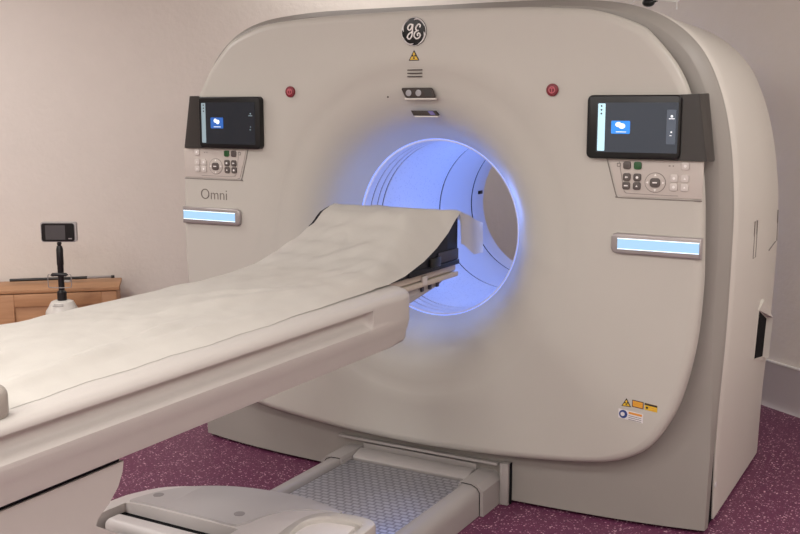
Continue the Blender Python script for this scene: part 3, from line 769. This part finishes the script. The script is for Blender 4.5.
for y in ysr:
    row = []
    top = wt(y)
    # near edge
    hem = .004 * sin(y * 7) + .003 * sin(y * 23) + .0012 * sin(y * 71)
    if y < -.70:
        k = min(1, max(0, (y + 1.3) / .6))
        xn = .262 * (1 - k) + .243 * k + hem * (1 - k) * 1.2 + .020 * max(0, min(1, (-1.7 - y) / .5))
        zb = .9685 + .004 * k; k2 = max(0, min(1, (y + 1.35) / .65)); k2 = k2 * k2 * (3 - 2 * k2); c = .16 * (1 - k2) + .06 * k2
    else: xn = .2435; zb = ze(y) + .0005; k2 = 1; c = min(.16, (top - zb) * 1.3 + .01); kk = max(0, min(1, (y + .70) / .15)); c = .06 * (1 - kk) + c * kk
    flap = y > -.068
    if flap: xn = .243 + .003 * sin(y * 60); zb = top - .128 - .01 * sin(y * 35); c = .012
    xf = -.275
    if y > -.50: xf = -.275 + .032 * min(1, (y + .50) / .16)
    if y > -.19: xf = -.243 - .03 * min(1, (y + .19) / .05)
    for j in range(13):
        q = j / 12
        if flap: x = xn - .003 * q; zz = zb + (top + .003 - zb) * q
        else:
            xq = (1 - cos(pi / 2 * q)) ** .9 * k2 + q * (1 - k2); zq = q * q * (3 - 2 * q) * k2 + sin(pi / 2 * q) * (1 - k2)
            x = xn - c * xq; zz = zb + (top + .0045 - zb) * zq + abs(fold(x, y)) * .8 * q
        row.append((x, y, zz))
    xs0 = row[-1][0]
    for j in range(1, 41):
        q = j / 40; x = xs0 + (xf - xs0) * q
        z = top + .0045 + abs(fold(x, y)) * .8 + .012 * sin(pi * q) ** .6 * max(0, min(1, (-.6 - y) / .7)) * (1 if j < 40 else 0)
        row.append((x, y, z))
    if y < -.62:
        row.append((xf - .008, y, top - .006)); row.append((xf - .010, y, top - .03))
    else:
        row.append((xf - .001, y, row[-1][2] - .001)); row.append((xf - .002, y, row[-2][2] - .002))
    rs.append(row)
sh = rings('paper_sheet', rs, 'sheet', None, closed_u=False, loc=(0, -1.2, .975))
tag(sh, 'crumpled cream paper sheet draped along the patient table and over the head wedge', 'sheet')

# ------------------------------------------------------------------ cabinet, rod and monitor stand at the left wall
cab_w, cab_d, cab_h = 1.35, .30, .515
ang = atan2(dl.y, dl.x)
c0 = Vector((-2.627, 1.059, 0))         # rear right corner
K = thing('wooden_cabinet', 'low oak cabinet with framed panel doors against the left wall', 'cabinet', tuple(c0), ang)
def lbox(name, x0, x1, y0, y1, z0, z1, m, parent, bev=.003): return box(name, x0, x1, y0, y1, z0, z1, m, parent, bev=bev, local=True)
lbox('carcass', -cab_w, 0, -cab_d, -.002, .03, cab_h - .022, 'wood', K)
lbox('cabinet_top', -cab_w, .012, -cab_d - .028, -.002, cab_h - .0215, cab_h, 'wood', K)
lbox('plinth', -cab_w + .03, -.03, -cab_d + .03, -.02, .0005, .0295, 'wood', K)
for i in range(2):
    x1 = -.004 - i * .665; x0 = x1 - .655
    d = lbox('door', x0, x1, -cab_d - .012, -cab_d - .0005, .036, cab_h - .026, 'wood', K)
    yq = -cab_d - .012
    for a, b, c, e in ((x0, x0 + .085, .036, cab_h - .026), (x1 - .085, x1, .036, cab_h - .026), (x0 + .0855, x1 - .0855, .036, .115), (x0 + .0855, x1 - .0855, cab_h - .100, cab_h - .026)):
        lbox('door_rail', a, b, yq - .014, yq - .0003, c, e, 'wood', d, .002)
for x in (-.30, -.95): lbox('top_clip', x - .018, x + .018, -.115, -.085, cab_h, cab_h + .0125, 'dev', K, .001)
def cabp(x, y, z): return c0 + dl * x - nl * 0 + Vector((0, 0, z)) + nl * (-y)
# long black rod lying on the clips of the cabinet top
pa = cabp(-.625, -.10, cab_h + .022); pb = cabp(-.045, -.10, cab_h + .024); pm = pa.lerp(pb, .76)
rod = thing('rod', 'thin black rod with a grey end lying across the oak cabinet top', 'rod', tuple(pa))
tube('shaft', [pa, pm], .009, 'pole', rod, n=10); tube('grey_end', [pm + (pb - pm).normalized() * .0005, pb], .0072, 'cap', rod, n=10)
tube('end_tip', [pb + (pb - pm).normalized() * .0005, pb + (pb - pm).normalized() * .02], .009, 'pole', rod, n=10)
# monitor stand in front of the cabinet
def ray_at(px, py, depth):
    d = Fv * f_px + Rv * (px - 400) - Uv * (py - 267); Fh = Vector((Fv.x, Fv.y, 0)).normalized()
    return Vector((1.934, -3.548, 1.57)) + d * (depth / d.dot(Fh))
sp = Vector((-2.500, .480, 0))
D_ = thing('monitor_stand', 'white pedestal stand with a black pole in front of the oak cabinet', 'stand', tuple(sp))
sp = Vector((sp.x, sp.y, 0))
rx = Rv.copy()                                     # sideways
fw = Vector((-Rv.y, Rv.x, 0))
def P(a, b, z): return sp + rx * a + fw * b + Vector((0, 0, max(.001, z - (.03 if z > .5 else 0))))
def lath(name, prof, m, parent, sx=1., n=28):
    rs = [[P(r * sx * cos(2 * pi * i / n), r * sin(2 * pi * i / n), z) for i in range(n)] for r, z in prof]
    return rings(name, rs, m, parent, cap0=True, cap1=True)
lath('foot', [(.145, .001), (.15, .012), (.14, .03), (.05, .055), (.035, .08)], 'dome', D_)
lath('column', [(.032, .0805), (.032, .384)], 'dome', D_)
lath('head', [(.06, .386), (.088, .392), (.094, .405), (.090, .425), (.075, .447), (.068, .462), (.060, .476), (.045, .482), (.02, .483)], 'dome', D_, 1.0)
for k in range(3): tube('head_vent', [P(-.03 + .004 * k, -.075 + .011 * k, .462 + .006 * k), P(.03 - .004 * k, -.075 + .011 * k, .462 + .006 * k)], .0018, 'cap', D_, n=6)
tube('pole', [P(0, 0, z) for z in (.4835, .50, .51, .56, .57, .71, .715, .80, .82)], [.022, .022, .026, .026, .017, .017, .019, .019, .014], 'pole', D_, n=16)
tube('clamp_bar', [P(-.042, -.025, .655), P(-.038, -.025, .662), P(.038, -.025, .662), P(.042, -.025, .655)], .010, 'pole', D_, n=10)
tube('wire_holder', catmull([P(-.055, -.026, .662), P(-.064, -.026, .655), P(-.064, -.026, .60), P(-.055, -.026, .590), P(0, -.032, .588), P(.055, -.026, .590), P(.064, -.026, .60), P(.064, -.026, .655), P(.055, -.026, .662)], 4), .0025, 'cap', D_, n=6)
tube('neck', [P(0, 0, .821), P(0, 0, .835), P(0, 0, .842)], [.009, .014, .009], 'pole', D_, n=12)
V = thing('small_monitor', 'small handheld black monitor with grey screen mounted on the pole', 'monitor', tuple(P(0, -.0, .843)))
def vbox(name, a0, a1, b0, b1, z0, z1, m, r, parent):
    pts = rrect(a0, a1, z0, z1, r, 4); n = len(pts)
    vs = [P(a, b0, z) for a, z in pts] + [P(a, b1, z) for a, z in pts]
    return mobj(name, vs, [list(range(n)), [n + i for i in range(n)]] + [[i, (i + 1) % n, n + (i + 1) % n, n + i] for i in range(n)], m, parent)
vbox('case', -.096, .101, -.012, .015, .843, .955, 'dev', .014, V)
vbox('bezel', -.090, .091, -.018, -.0125, .847, .948, 'black', .013, V)
vbox('screen', -.068, .042, -.0195, -.0185, .857, .937, 'lcd', .003, V)
vbox('button', .058, .078, -.0195, -.0185, .860, .866, 'cap', .002, V)

# ------------------------------------------------------------------ lights
def area(name, x, y, sx, sy, p, col=(1, .93, .84), z=H - .02, rz=0):
    l = bpy.data.lights.new(name, 'AREA'); l.shape = 'RECTANGLE'; l.size = sx; l.size_y = sy; l.energy = p; l.color = col
    o = bpy.data.objects.new(name, l); COL.objects.link(o); o.location = (x, y, z); o.rotation_euler = (0, 0, rz); return o
for (x, y, p) in ((-1.9, -2.6, 30), (.3, -2.7, 30), (2.5, -2.4, 30), (-1.6, -4.2, 44), (.6, -4.3, 44), (2.6, -4.2, 40), (-2.7, -.9, 32), (-1.3, 1.9, 11), (2.4, .0, 20)):
    area('ceiling_lamp', x, y, 1.1, .6, p, (1, .968, .930))
def blue(name, y, e, r=.06, z=ZC + .1, x=0):
    l = bpy.data.lights.new(name, 'POINT'); l.energy = e; l.color = (.19, .34, 1.); l.shadow_soft_size = r
    o = bpy.data.objects.new(name, l); COL.objects.link(o); o.location = (x, y, z)
blue('bore_lamp', .45, 1.9, z=ZC + .03); blue('bore_lamp', .80, 2.3); blue('bore_lamp', 1.2, 1.9)
for k in range(16):
    a = 2 * pi * (k + .5) / 16
    blue('rim_lamp', .135, .060, .02, ZC + .30 * sin(a), -.02 + .30 * cos(a))
w = bpy.data.worlds.new('world'); S.world = w; w.use_nodes = True
w.node_tree.nodes['Background'].inputs[0].default_value = (.9, .85, .8, 1); w.node_tree.nodes['Background'].inputs[1].default_value = .02

S.view_settings.view_transform = 'Standard'; S.view_settings.look = 'None'
S.view_settings.exposure = 0.06; S.view_settings.gamma = 1
S.view_settings.use_curve_mapping = False
